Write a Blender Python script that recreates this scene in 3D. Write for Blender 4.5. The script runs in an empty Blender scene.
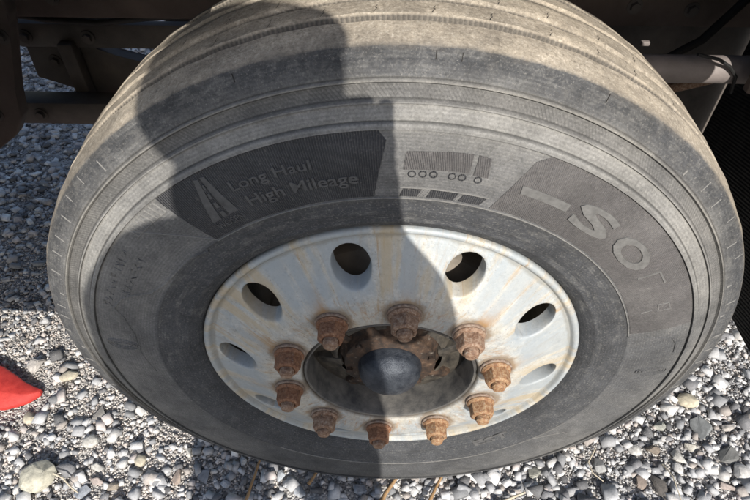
import bpy, bmesh, math, random
import numpy as np
from mathutils import Vector, Matrix

rng = np.random.default_rng(7)
random.seed(7)
SC = bpy.context.scene
COL = SC.collection
R_ = math.radians
HUB_Z = 0.528                                   # height of the wheel centre above the ground

# ---------------------------------------------------------------- camera
cam_d = bpy.data.cameras.new('camera')
cam = bpy.data.objects.new('camera', cam_d)
COL.objects.link(cam)
SC.camera = cam
yaw, pit, rol = -0.0112, -0.8084, 0.010
fw = Vector((math.sin(yaw) * math.cos(pit), math.cos(yaw) * math.cos(pit), math.sin(pit)))
rt = Vector((math.cos(yaw), -math.sin(yaw), 0))
up = rt.cross(fw)
rt2 = rt * math.cos(rol) + up * math.sin(rol)
up2 = -rt * math.sin(rol) + up * math.cos(rol)
CAM = Vector((-0.0204, -0.5158, 0.7978 + HUB_Z))
cam.matrix_world = Matrix(((rt2.x, up2.x, -fw.x, CAM.x), (rt2.y, up2.y, -fw.y, CAM.y), (rt2.z, up2.z, -fw.z, CAM.z), (0, 0, 0, 1)))
cam_d.sensor_width = 36
cam_d.lens = 568.0 / 750.0 * 36
cam_d.clip_start = 0.02
cam_d.clip_end = 500

# ---------------------------------------------------------------- sky, sun, exposure
SUN_EL, SUN_AZ = R_(34), R_(-15.6)              # azimuth of the direction the light travels in, from +Y
ld = Vector((math.sin(SUN_AZ) * math.cos(SUN_EL), math.cos(SUN_AZ) * math.cos(SUN_EL), -math.sin(SUN_EL)))
W = bpy.data.worlds.new('World')
SC.world = W
W.use_nodes = True
wn = W.node_tree.nodes
sky = wn.new('ShaderNodeTexSky')
sky.sky_type = 'NISHITA'
sky.sun_disc = False
sky.sun_elevation = SUN_EL
sky.sun_rotation = math.atan2(-ld.x, -ld.y)
sky.dust_density = 1.5
wn['Background'].inputs['Strength'].default_value = 0.108
W.node_tree.links.new(sky.outputs[0], wn['Background'].inputs[0])
sun_d = bpy.data.lights.new('sun', 'SUN')
sun_d.energy = 4.3
sun_d.angle = R_(0.5)
sun_d.color = (1.0, 0.955, 0.89)
sun = bpy.data.objects.new('sun', sun_d)
COL.objects.link(sun)
sun.rotation_euler = ld.to_track_quat('-Z', 'Y').to_euler()
sun.location = (3, -8, 8)
SC.view_settings.view_transform = 'Standard'
SC.view_settings.look = 'None'
SC.view_settings.exposure = 0.35
SC.view_settings.gamma = 1.0


# ---------------------------------------------------------------- helpers
class NT:
    """tiny node-graph builder"""
    def __init__(s, name):
        s.m = bpy.data.materials.new(name)
        s.m.use_nodes = True
        s.t = s.m.node_tree
        s.n = s.t.nodes
        s.b = s.n['Principled BSDF']

    def put(s, sock, v):
        if isinstance(v, bpy.types.NodeSocket):
            s.t.links.new(v, sock)
        else:
            if sock.type == 'RGBA' and not isinstance(v, (int, float)) and len(v) == 3:
                v = (*v, 1)
            sock.default_value = v

    def math(s, op, a, b=0.0, c=0.0, clamp=False):
        n = s.n.new('ShaderNodeMath')
        n.operation = op
        n.use_clamp = clamp
        for i, v in enumerate((a, b, c)):
            s.put(n.inputs[i], v)
        return n.outputs[0]

    def obj(s):
        return s.n.new('ShaderNodeTexCoord').outputs['Object']

    def gen(s):
        return s.n.new('ShaderNodeTexCoord').outputs['Generated']

    def sep(s, v):
        n = s.n.new('ShaderNodeSeparateXYZ')
        s.put(n.inputs[0], v)
        return n.outputs

    def comb(s, x, y, z):
        n = s.n.new('ShaderNodeCombineXYZ')
        for i, v in enumerate((x, y, z)):
            s.put(n.inputs[i], v)
        return n.outputs[0]

    def noise(s, vec, scale, detail=4, rough=0.6, dist=0.0):
        n = s.n.new('ShaderNodeTexNoise')
        s.put(n.inputs['Vector'], vec)
        n.inputs['Scale'].default_value = scale
        n.inputs['Detail'].default_value = detail
        n.inputs['Roughness'].default_value = rough
        n.inputs['Distortion'].default_value = dist
        return n.outputs['Fac']

    def voro(s, vec, scale, feature='F1', out='Distance'):
        n = s.n.new('ShaderNodeTexVoronoi')
        n.feature = feature
        s.put(n.inputs['Vector'], vec)
        n.inputs['Scale'].default_value = scale
        return n.outputs[out]

    def ramp(s, f, stops, interp='LINEAR'):
        n = s.n.new('ShaderNodeValToRGB')
        s.put(n.inputs[0], f)
        e = n.color_ramp.elements
        n.color_ramp.interpolation = interp
        while len(e) < len(stops):
            e.new(0.5)
        for i, (p, c) in enumerate(stops):
            e[i].position = p
            e[i].color = (c, c, c, 1) if isinstance(c, (int, float)) else (*c, 1)
        return n.outputs[0]

    def mix(s, f, a, b, blend='MIX'):
        n = s.n.new('ShaderNodeMix')
        n.data_type = 'RGBA'
        n.blend_type = blend
        s.put(n.inputs[0], f)
        s.put(n.inputs[6], a)
        s.put(n.inputs[7], b)
        return n.outputs[2]

    def step(s, v, lo, hi):
        n = s.n.new('ShaderNodeMapRange')
        s.put(n.inputs[0], v)
        n.inputs[1].default_value = lo
        n.inputs[2].default_value = hi
        return n.outputs[0]

    def bump(s, h, strength=0.5, dist=0.001, prev=None):
        n = s.n.new('ShaderNodeBump')
        s.put(n.inputs['Height'], h)
        s.put(n.inputs['Strength'], strength)
        n.inputs['Distance'].default_value = dist
        if prev:
            s.put(n.inputs['Normal'], prev)
        return n.outputs[0]

    def fin(s, col, rough=0.7, metal=0.0, normal=None, spec=None):
        s.put(s.b.inputs['Base Color'], col)
        s.put(s.b.inputs['Roughness'], rough)
        s.put(s.b.inputs['Metallic'], metal)
        if spec is not None:
            s.put(s.b.inputs['Specular IOR Level'], spec)
        if normal:
            s.put(s.b.inputs['Normal'], normal)
        return s.m


def polar(g):
    """object space -> radius about the wheel axis, clockwise angle, y"""
    x, y, z = g.sep(g.obj())
    r = g.math('SQRT', g.math('ADD', g.math('MULTIPLY', x, x), g.math('MULTIPLY', z, z)))
    th = g.math('ARCTAN2', x, z)
    return r, th, y


def mesh_obj(name, verts, faces, mat, parent=None, smooth=None, loc=None):
    me = bpy.data.meshes.new(name)
    me.from_pydata([tuple(v) for v in verts], [], faces)
    if mat:
        me.materials.append(mat)
    if smooth is not None:
        me.polygons.foreach_set('use_smooth', [True] * len(me.polygons))
        me.set_sharp_from_angle(angle=R_(smooth))
    return link(name, me, parent, loc)


def link(name, me, parent=None, loc=None):
    o = bpy.data.objects.new(name, me)
    COL.objects.link(o)
    if parent:
        o.parent = parent
    if loc:
        o.location = loc
    return o


def bm_obj(name, bm, mat, parent=None, smooth=None, loc=None):
    me = bpy.data.meshes.new(name)
    bmesh.ops.recalc_face_normals(bm, faces=bm.faces)
    bm.to_mesh(me)
    bm.free()
    if mat:
        me.materials.append(mat)
    if smooth is not None:
        me.polygons.foreach_set('use_smooth', [True] * len(me.polygons))
        me.set_sharp_from_angle(angle=R_(smooth))
    return link(name, me, parent, loc)


def empty(name, loc):
    o = bpy.data.objects.new(name, None)
    o.empty_display_size = 0.1
    COL.objects.link(o)
    o.location = loc
    return o


def tag(o, label=None, cat=None, group=None, kind=None):
    if label: o['label'] = label
    if cat: o['category'] = cat
    if group: o['group'] = group
    if kind: o['kind'] = kind
    return o


def revolve(prof, nseg, close=False):
    """prof: (R, y) list; axis along Y, angle clockwise from +Z seen from -Y"""
    V, F = [], []
    n = len(prof)
    for i in range(nseg):
        t = 2 * math.pi * i / nseg
        s, c = math.sin(t), math.cos(t)
        for R, y in prof:
            V.append((R * s, y, R * c))
    for i in range(nseg):
        a, b = i * n, ((i + 1) % nseg) * n
        for j in range(n - 1):
            F.append((a + j, b + j, b + j + 1, a + j + 1))
    return V, F


def box_bm(bm, x0, x1, y0, y1, z0, z1, bev=0.0):
    b2 = bmesh.new()
    bmesh.ops.create_cube(b2, size=1)
    for v in b2.verts:
        v.co = Vector(((x0 + x1) / 2 + v.co.x * (x1 - x0), (y0 + y1) / 2 + v.co.y * (y1 - y0), (z0 + z1) / 2 + v.co.z * (z1 - z0)))
    if bev:
        bmesh.ops.bevel(b2, geom=b2.edges[:], offset=bev, segments=2, profile=0.5, affect='EDGES')
    me = bpy.data.meshes.new('tmp')
    b2.to_mesh(me); b2.free()
    bm.from_mesh(me)
    bpy.data.meshes.remove(me)


def box_obj(name, dims, mat, parent=None, bev=0.004):
    bm = bmesh.new()
    box_bm(bm, *dims, bev=bev)
    return bm_obj(name, bm, mat, parent, smooth=40)


def tube_bm(bm, pts, rad, n=12, cap=True):
    pts = [Vector(p) for p in pts]
    rads = rad if isinstance(rad, (list, tuple)) else [rad] * len(pts)
    rings = []
    prev = None
    for i, p in enumerate(pts):
        d = (pts[min(i + 1, len(pts) - 1)] - pts[max(i - 1, 0)]).normalized()
        if prev is None:
            a = d.orthogonal().normalized()
        else:
            a = (prev - d * prev.dot(d)).normalized()
        prev = a
        b = d.cross(a)
        rings.append([bm.verts.new(p + (a * math.cos(2 * math.pi * k / n) + b * math.sin(2 * math.pi * k / n)) * rads[i]) for k in range(n)])
    for r0, r1 in zip(rings, rings[1:]):
        for k in range(n):
            bm.faces.new((r0[k], r0[(k + 1) % n], r1[(k + 1) % n], r1[k]))
    if cap:
        bm.faces.new(rings[0][::-1])
        bm.faces.new(rings[-1])


def tube_obj(name, pts, rad, mat, parent=None, n=14):
    bm = bmesh.new()
    tube_bm(bm, pts, rad, n)
    return bm_obj(name, bm, mat, parent, smooth=40)


def prism_obj(name, poly, axis, a0, a1, mat, parent=None, bev=0.0):
    """extrude polygon: axis 'y' poly=(x,z); axis 'x' poly=(y,z); axis 'z' poly=(x,y)"""
    def P(p, a):
        return {'y': (p[0], a, p[1]), 'x': (a, p[0], p[1]), 'z': (p[0], p[1], a)}[axis]
    bm = bmesh.new()
    A = [bm.verts.new(P(p, a0)) for p in poly]
    B = [bm.verts.new(P(p, a1)) for p in poly]
    bm.faces.new(A); bm.faces.new(B[::-1])
    n = len(poly)
    for i in range(n):
        bm.faces.new((A[i], B[i], B[(i + 1) % n], A[(i + 1) % n]))
    if bev:
        bmesh.ops.bevel(bm, geom=bm.edges[:], offset=bev, segments=3, profile=0.5, affect='EDGES', clamp_overlap=True)
    return bm_obj(name, bm, mat, parent, smooth=40)


# ---------------------------------------------------------------- materials
def mat_tyre():
    g = NT('dusty_rubber')
    r, th, y = polar(g)
    o = g.obj()
    f = g.math('DIVIDE', g.math('SUBTRACT', r, 0.30), 0.25)
    # dust settles differently on each moulded band
    P = lambda R: (R - 0.30) / 0.25
    wob = g.math('MULTIPLY', g.math('SUBTRACT', g.noise(o, 38, 6, .7), 0.5), 0.016)
    base = g.ramp(g.math('ADD', f, wob), [
        (P(.302), (.050, .052, .056)), (P(.350), (.062, .064, .068)), (P(.3655), (.085, .086, .088)), (P(.369), (.165, .162, .157)),
        (P(.430), (.185, .181, .173)), (P(.455), (.215, .209, .195)), (P(.4595), (.27, .262, .242)), (P(.479), (.285, .275, .252)),
        (P(.484), (.190, .182, .168)), (P(.497), (.180, .173, .160)), (P(.5005), (.270, .255, .225)), (P(.5045), (.125, .123, .119)),
        (P(.520), (.056, .057, .058)), (P(.5305), (.062, .062, .061)), (P(.5335), (.45, .385, .295)), (P(.546), (.49, .42, .325))])
    big = g.noise(o, 7, 7, 0.65)
    smear = g.noise(g.comb(g.math('MULTIPLY', th, 3.0), g.math('MULTIPLY', r, 22), y), 3.0, 6, 0.7)
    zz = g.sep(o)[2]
    wash_shade = g.math('ADD', g.math('MULTIPLY', zz, -.42), g.math('MULTIPLY', g.noise(o, 4, 5), .9))  # thinner dust low down, darkened further to deepen the shade there
    col = g.mix(g.ramp(big, [(.35, 0.0), (.68, .5)]), base, (.060, .062, .068))
    side = g.step(r, 0.532, 0.526)
    col = g.mix(g.math('MULTIPLY', g.ramp(smear, [(.52, 0.0), (.72, .45)]), side), col, (.25, .243, .226))
    col = g.mix(g.ramp(wash_shade, [(.36, 0.0), (.60, .82)]), col, (.062, .064, .068))
    fine = g.noise(o, 420, 3, 0.7)
    col = g.mix(g.ramp(fine, [(.55, 0.0), (.75, .42)]), col, (.36, .34, .30))
    col = g.mix(g.ramp(fine, [(.22, .3), (.45, 0.0)]), col, (.05, .05, .052))
    grit = g.noise(o, 230, 5, 0.8)
    gm = g.math('MULTIPLY', g.step(r, 0.531, 0.535), 1.0)
    col = g.mix(g.math('MULTIPLY', g.ramp(grit, [(.30, .85), (.47, 0.0)]), gm), col, (.115, .098, .075))
    col = g.mix(g.math('MULTIPLY', g.ramp(grit, [(.54, 0.0), (.70, .8)]), gm), col, (.66, .60, .50))
    # dark scuffs at the shoulder
    sh = g.math('MULTIPLY', g.step(r, .5055, .512), g.step(r, .5345, .5315))
    sc = g.noise(g.comb(g.math('MULTIPLY', th, 26), g.math('MULTIPLY', r, 60), y), 1.3, 7, 0.75, .4)
    col = g.mix(g.math('MULTIPLY', g.ramp(sc, [(.50, 0.0), (.66, .7)]), sh), col, (.145, .14, .131))
    col = g.mix(g.math('MULTIPLY', g.ramp(sc, [(.30, .7), (.44, 0.0)]), sh), col, (.040, .041, .043))
    # worn, stained patches on the tread
    tread = g.math('SUBTRACT', 1.0, side)
    tp = g.noise(g.comb(g.math('MULTIPLY', th, 9), g.math('MULTIPLY', y, 40), r), 1.6, 6, 0.7)
    col = g.mix(g.math('MULTIPLY', g.ramp(tp, [(.45, 0.0), (.75, .6)]), tread), col, (.20, .17, .135))
    # darker colour down in the grooves
    low = g.math('MULTIPLY', g.step(r, 0.5396, 0.5375), g.step(y, 0.0572, 0.0580))
    wall = g.math('SINE', g.math('MULTIPLY', th, 620))
    col = g.mix(g.math('MULTIPLY', low, g.math('ADD', .78, g.math('MULTIPLY', wall, .12))), col, (.095, .086, .074))
    gr = g.math('ADD', 1.0, g.math('MULTIPLY', g.math('SUBTRACT', g.noise(o, 310, 4, .8), .5), 1.35))
    pa = g.math('ADD', 1.0, g.math('MULTIPLY', g.math('SUBTRACT', g.noise(o, 17, 9, .8), .5), 1.7))
    cc = g.math('ADD', 1.0, g.math('MULTIPLY', g.math('SINE', g.math('MULTIPLY', r, 2 * math.pi / .0041)), g.math('MULTIPLY', side, .07)))
    for R0, w in ((.4549, .0012), (.4624, .0014), (.4796, .0010), (.4834, .0012), (.4978, .0012), (.5026, .0012)):
        near_ = g.math('SUBTRACT', 1.0, g.math('DIVIDE', g.math('ABSOLUTE', g.math('SUBTRACT', r, R0)), w), clamp=True)
        cc = g.math('MULTIPLY', cc, g.math('SUBTRACT', 1.0, g.math('MULTIPLY', near_, .55)))
    col = g.mix(1.0, col, g.math('MULTIPLY', g.math('MULTIPLY', gr, pa), cc), 'MULTIPLY')
    # moulded saw-tooth band, its shading also darkened into the colour
    saw = g.math('FRACT', g.math('DIVIDE', g.math('ADD', g.math('MULTIPLY', th, 0.49), g.math('MULTIPLY', r, 0.8)), 0.0046))
    band = g.math('MULTIPLY', g.step(r, .4835, .4845), g.step(r, .4985, .4975))
    col = g.mix(g.math('MULTIPLY', g.math('MULTIPLY', g.step(saw, .5, .85), band), g.ramp(g.noise(o, 15, 5), [(.35, .08), (.65, .5)])), col, (.07, .068, .064))
    h1 = g.bump(g.math('MULTIPLY', saw, band), 0.9, 0.0014)
    h2 = g.bump(g.math('MULTIPLY', wall, low), 0.6, 0.001, h1)
    h3 = g.bump(g.noise(o, 240, 5, 0.7), 0.5, 0.0012, h2)
    h4 = g.bump(g.noise(o, 45, 4, 0.6), 0.35, 0.003, h3)
    return g.fin(col, 0.82, 0, h4, 0.3)


def mat_panel(name, c, c2, period, slope, depth):
    g = NT(name)
    r, th, y = polar(g)
    o = g.obj()
    ln = g.math('SINE', g.math('MULTIPLY', g.math('ADD', g.math('MULTIPLY', th, 0.41), g.math('MULTIPLY', r, slope)), 2 * math.pi / period))
    n = g.noise(o, 18, 6, 0.65)
    col = g.mix(g.ramp(n, [(.3, 0.0), (.7, 1.0)]), c, c2)
    fine = g.noise(o, 420, 3, 0.7)
    col = g.mix(g.ramp(fine, [(.57, 0.0), (.78, .45)]), col, (.32, .30, .27))
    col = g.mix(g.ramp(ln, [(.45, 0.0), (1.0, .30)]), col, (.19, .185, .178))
    gr = g.math('ADD', 1.0, g.math('MULTIPLY', g.math('SUBTRACT', g.noise(o, 310, 4, .8), .5), 1.3))
    pa = g.math('ADD', 1.0, g.math('MULTIPLY', g.math('SUBTRACT', g.noise(o, 17, 9, .8), .5), 1.5))
    col = g.mix(1.0, col, g.math('MULTIPLY', gr, pa), 'MULTIPLY')
    return g.fin(col, 0.75, 0, g.bump(g.noise(o, 240, 4), .35, .001, g.bump(ln, 0.8, depth)), 0.35)


def mat_raised(name, c):
    g = NT(name)
    o = g.obj()
    n = g.noise(o, 90, 6, 0.7)
    col = g.mix(g.ramp(n, [(.3, 0.0), (.7, 1.0)]), c, tuple(v * 0.55 for v in c))
    return g.fin(col, 0.8, 0, g.bump(g.noise(o, 260, 4), .4, .001), 0.3)


def mat_alloy():
    g = NT('weathered_wheel_alloy')
    r, th, y = polar(g)
    o = g.obj()
    n1 = g.noise(o, 13, 8, 0.74, 0.2)
    col = g.ramp(n1, [(.30, (.37, .42, .46)), (.43, (.49, .52, .53)), (.56, (.60, .585, .53)), (.72, (.62, .56, .45))])
    # runs of dirty water: streaks along the radius
    st = g.noise(g.comb(g.math('MULTIPLY', th, 7), g.math('MULTIPLY', r, 9), 0.3), 1.5, 9, 0.76, .35)
    col = g.mix(g.ramp(st, [(.50, 0.0), (.68, .65)]), col, (.47, .39, .27))
    st2 = g.noise(g.comb(g.math('MULTIPLY', th, 4.5), g.math('MULTIPLY', r, 16), 4.3), 1.4, 9, 0.8, .3)
    col = g.mix(g.ramp(st2, [(.50, 0.0), (.66, .55)]), col, (.33, .37, .405))
    # oxide bloom and pits
    bl = g.noise(o, 34, 7, 0.75)
    col = g.mix(g.ramp(bl, [(.53, 0.0), (.66, .6)]), col, (.70, .69, .64))
    col = g.mix(g.ramp(g.noise(o, 60, 6, 0.75), [(.28, .6), (.42, 0.0)]), col, (.20, .18, .15))
    pit = g.noise(o, 380, 3, 0.6)
    col = g.mix(g.ramp(pit, [(.26, .75), (.40, 0.0)]), col, (.16, .145, .125))
    col = g.mix(1.0, col, (.89, .885, .875), 'MULTIPLY')
    chalk = g.noise(o, 150, 5, .75)
    col = g.mix(g.ramp(chalk, [(.32, .5), (.46, 0.0)]), col, (.28, .275, .255))
    col = g.mix(g.ramp(chalk, [(.54, 0.0), (.70, .5)]), col, (.72, .71, .67))
    # rust weeping from the nuts and the bore
    near = g.math('MULTIPLY', g.step(r, .215, .175), g.step(r, .135, .160))
    ru = g.noise(g.comb(g.math('MULTIPLY', th, 14), g.math('MULTIPLY', r, 26), 1.7), 1.6, 6, 0.7, 0.6)
    col = g.mix(g.math('MULTIPLY', g.ramp(ru, [(.52, 0.0), (.68, .7)]), near), col, (.38, .20, .075))
    ru2 = g.noise(g.comb(g.math('MULTIPLY', th, 20), g.math('MULTIPLY', r, 9), 7.7), 1.5, 5, 0.7, 0.9)
    col = g.mix(g.ramp(ru2, [(.56, 0.0), (.70, .7)]), col, (.42, .26, .11))
    fold = g.math('SUBTRACT', g.math('FRACT', g.math('ADD', g.math('DIVIDE', g.math('SUBTRACT', th, .0934), math.pi / 5), 10.5)), .5)
    arc = g.math('MULTIPLY', g.math('ABSOLUTE', fold), math.pi / 5 * .1675)
    dr_ = g.math('SUBTRACT', r, .1675)
    dn = g.math('SQRT', g.math('ADD', g.math('MULTIPLY', arc, arc), g.math('MULTIPLY', dr_, dr_)))
    gn = g.noise(o, 48, 7, .75)
    ring = g.ramp(g.math('ADD', dn, g.math('MULTIPLY', g.math('SUBTRACT', gn, .5), .022)), [(.0, .85), (.028, .8), (.034, .0)])
    col = g.mix(g.math('MULTIPLY', ring, g.step(r, .205, .195)), col, (.25, .185, .125))
    run = g.math('MULTIPLY', g.step(g.math('ADD', arc, g.math('MULTIPLY', g.math('SUBTRACT', gn, .5), .03)), .014, .003), g.math('MULTIPLY', g.step(r, .185, .195), g.step(r, .245, .20)))
    col = g.mix(g.math('MULTIPLY', run, g.ramp(g.noise(g.comb(th, 0, 0), 2.3, 3), [(.4, .15), (.6, .85)])), col, (.36, .21, .09))
    wide = g.noise(g.comb(g.math('MULTIPLY', th, 5.5), g.math('MULTIPLY', r, 2.5), 9.1), 1.6, 4, .6)
    outer = g.step(r, .195, .215)
    col = g.mix(g.math('MULTIPLY', g.ramp(wide, [(.46, 0.0), (.55, .7)]), outer), col, (.37, .41, .435))
    col = g.mix(g.math('MULTIPLY', g.ramp(wide, [(.37, .75), (.46, 0.0)]), outer), col, (.50, .415, .285))
    # grime packed against the flange and in the bore
    edge = g.ramp(g.math('ADD', r, g.math('MULTIPLY', g.math('SUBTRACT', n1, .5), .02)), [(.2815, 0.0), (.2855, .55), (.2885, .45), (.2925, 0.0)])
    col = g.mix(edge, col, (.22, .205, .17))
    bore = g.math('MULTIPLY', g.step(r, .1435, .1395), g.ramp(g.noise(o, 22, 6), [(.3, .55), (.6, 1.0)]))
    col = g.mix(bore, col, (.155, .128, .098))
    h = g.bump(pit, .35, .0008, g.bump(bl, .35, .0014, g.bump(n1, .3, .004)))
    rough = g.ramp(bl, [(.3, .42), (.7, .72)])
    return g.fin(col, rough, 0.15, h, 0.4)


def mat_rust(name, cols, pale=0.0, scale=60):
    g = NT(name)
    o = g.obj()
    info = g.n.new('ShaderNodeObjectInfo')
    v = g.n.new('ShaderNodeVectorMath')
    v.operation = 'ADD'
    g.put(v.inputs[0], o)
    g.put(v.inputs[1], info.outputs['Location'])
    p = v.outputs[0]
    n = g.noise(p, scale, 7, 0.72, 0.3)
    col = g.ramp(n, [(.28, cols[0]), (.45, cols[1]), (.60, cols[2]), (.75, cols[3])])
    sp = g.noise(p, scale * 5, 4, 0.7)
    col = g.mix(g.ramp(sp, [(.26, .8), (.42, 0.0)]), col, (.035, .022, .016))
    col = g.mix(g.ramp(g.noise(p, scale * 1.6, 5, .7), [(.60 - pale * .1, 0.0), (.72 - pale * .1, .3 + pale)]), col, (.40, .36, .30))
    return g.fin(col, g.ramp(n, [(.3, .55), (.7, .9)]), 0.1, g.bump(n, .4, .0008, g.bump(sp, .45, .0006)), 0.4)


def mat_paint(name, c, c2, rough=0.6, scale=14, bump=.3, metal=0.0, coat=0.0):
    g = NT(name)
    o = g.obj()
    n = g.noise(o, scale, 7, 0.65)
    col = g.mix(g.ramp(n, [(.3, 0.0), (.7, 1.0)]), c, c2)
    m = g.fin(col, rough, metal, g.bump(g.noise(o, scale * 9, 4), bump, .002))
    if coat:
        g.b.inputs['Coat Weight'].default_value = coat
    return m


def mat_stone():
    g = NT('crushed_stone')
    a = g.n.new('ShaderNodeAttribute')
    a.attribute_name = 'stone_colour'
    o = g.obj()
    n = g.noise(o, 90, 6, 0.7)
    col = g.mix(g.ramp(n, [(.32, .7), (.62, 0.0)]), a.outputs['Color'], g.mix(.5, a.outputs['Color'], (.10, .095, .09)))
    col = g.mix(g.ramp(g.noise(o, 520, 3), [(.58, 0.0), (.72, .5)]), col, (.62, .60, .56))
    return g.fin(col, 0.9, 0, g.bump(g.noise(o, 260, 5, .7), .6, .0018), 0.25)


def mat_one_stone(name, c):
    g = NT(name)
    o = g.obj()
    n = g.noise(o, 55, 7, 0.7, 0.4)
    col = g.mix(g.ramp(n, [(.34, 1.0), (.6, 0.0)]), c, tuple(v * .5 + .03 for v in c))
    col = g.mix(g.ramp(g.noise(o, 500, 3), [(.58, 0.0), (.72, .45)]), col, tuple(min(.75, v * 1.25 + .05) for v in c))
    return g.fin(col, 0.88, 0, g.bump(n, .5, .003, g.bump(g.noise(o, 240, 5, .7), .6, .0016)), 0.25)


def mat_ground():
    g = NT('gravel_bed')
    o = g.obj()
    v1 = g.voro(o, 170, 'F1', 'Color')
    d1 = g.voro(o, 170)
    s = g.sep(v1)[0]
    col = g.ramp(s, [(0, (.20, .195, .19)), (.3, (.40, .385, .37)), (.7, (.60, .575, .54)), (1, (.76, .73, .68))])
    col = g.mix(g.ramp(g.noise(o, 2.2, 5), [(.34, .7), (.48, 0.0)]), col, (.17, .16, .15))
    col = g.mix(g.ramp(d1, [(.5, 0.0), (.85, .5)]), col, (.16, .15, .145))
    return g.fin(col, .95, 0, g.bump(g.math('SUBTRACT', 1.0, d1), .9, .006), .2)


M = dict(
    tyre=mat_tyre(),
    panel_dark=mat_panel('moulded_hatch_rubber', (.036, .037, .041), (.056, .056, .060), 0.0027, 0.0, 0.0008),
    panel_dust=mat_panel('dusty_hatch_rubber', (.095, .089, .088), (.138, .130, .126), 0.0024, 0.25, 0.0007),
    letter=mat_raised('worn_raised_rubber', (.13, .128, .126)),
    letter_dark=None,
    letter_dust=mat_raised('dusty_raised_rubber', (.190, .186, .178)),
    line=mat_raised('scuffed_mould_line', (.30, .29, .27)),
    sipe=mat_raised('clean_rubber', (.04, .036, .032)),
    alloy=mat_alloy(),
    rust_nut=mat_rust('rusty_nut_steel', ((.075, .044, .031), (.22, .125, .078), (.36, .25, .175), (.50, .43, .36)), .4, 190),
    rust_orange=mat_rust('orange_rusted_steel', ((.10, .050, .028), (.27, .135, .066), (.42, .28, .16), (.56, .48, .36)), .35, 190),
    rust_red=mat_rust('dark_red_rusted_steel', ((.055, .028, .020), (.20, .088, .046), (.32, .17, .095), (.44, .34, .26)), .25, 240),
    washer=mat_rust('pale_rusted_washer', ((.10, .065, .048), (.24, .165, .12), (.36, .29, .235), (.46, .41, .35)), .35, 160),
    rust_hub=mat_rust('rusty_hub_steel', ((.016, .013, .012), (.038, .027, .021), (.085, .052, .034), (.20, .14, .095)), .1, 60),
    dust_steel=mat_paint('dusty_hub_steel', (.010, .010, .011), (.11, .096, .076), .45, 46),
    grey_steel=mat_paint('dull_grey_steel', (.07, .07, .072), (.24, .225, .20), .5, 40, .3, .3),
    drum=mat_paint('brake_drum_iron', (.16, .14, .115), (.36, .31, .25), .8, 16),
    cap=mat_paint('dark_hub_cap_metal', (.018, .023, .034), (.085, .095, .11), .40, 70, .5, .4),
    chassis=mat_paint('grimy_brown_chassis_paint', (.075, .056, .047), (.15, .112, .092), .7, 9),
    steel=mat_paint('grimy_axle_steel', (.065, .058, .053), (.14, .118, .102), .65, 12),
    pipe=mat_paint('dusty_pink_brown_pipe_paint', (.19, .165, .155), (.30, .255, .235), .6, 20),
    black=mat_paint('black_plastic', (.010, .010, .010), (.024, .023, .022), .6, 10),
    body=mat_paint('truck_body_grey_paint', (.10, .10, .105), (.14, .14, .145), .5, 3),
    red=mat_paint('red_plastic', (.40, .022, .018), (.58, .050, .038), .62, 60, .5, 0, 0),
    stone=mat_stone(),
    ground=mat_ground(),
    straw=mat_paint('dry_brown_stalk', (.30, .17, .075), (.48, .31, .16), .7, 120),
    straw_pale=mat_paint('pale_dry_stalk', (.50, .43, .32), (.62, .55, .43), .7, 120),
)


def mat_flap():
    g = NT('ribbed_black_rubber_flap')
    x, y, z = g.sep(g.obj())
    w = g.math('SINE', g.math('MULTIPLY', g.math('ADD', z, g.math('MULTIPLY', y, .25)), 2 * math.pi / .008))
    col = g.mix(g.ramp(g.noise(g.obj(), 30, 6), [(.4, 0.0), (.75, 1.0)]), (.012, .012, .012), (.035, .033, .030))
    return g.fin(col, .75, 0, g.bump(w, .9, .002), .3)


M['flap'] = mat_flap()
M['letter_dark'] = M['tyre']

# ---------------------------------------------------------------- ground
def ground_sheet():
    bm = bmesh.new()
    s = 150
    bmesh.ops.create_grid(bm, x_segments=60, y_segments=60, size=s)
    return tag(bm_obj('ground', bm, M['ground']), kind='structure')


ground = ground_sheet()


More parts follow.
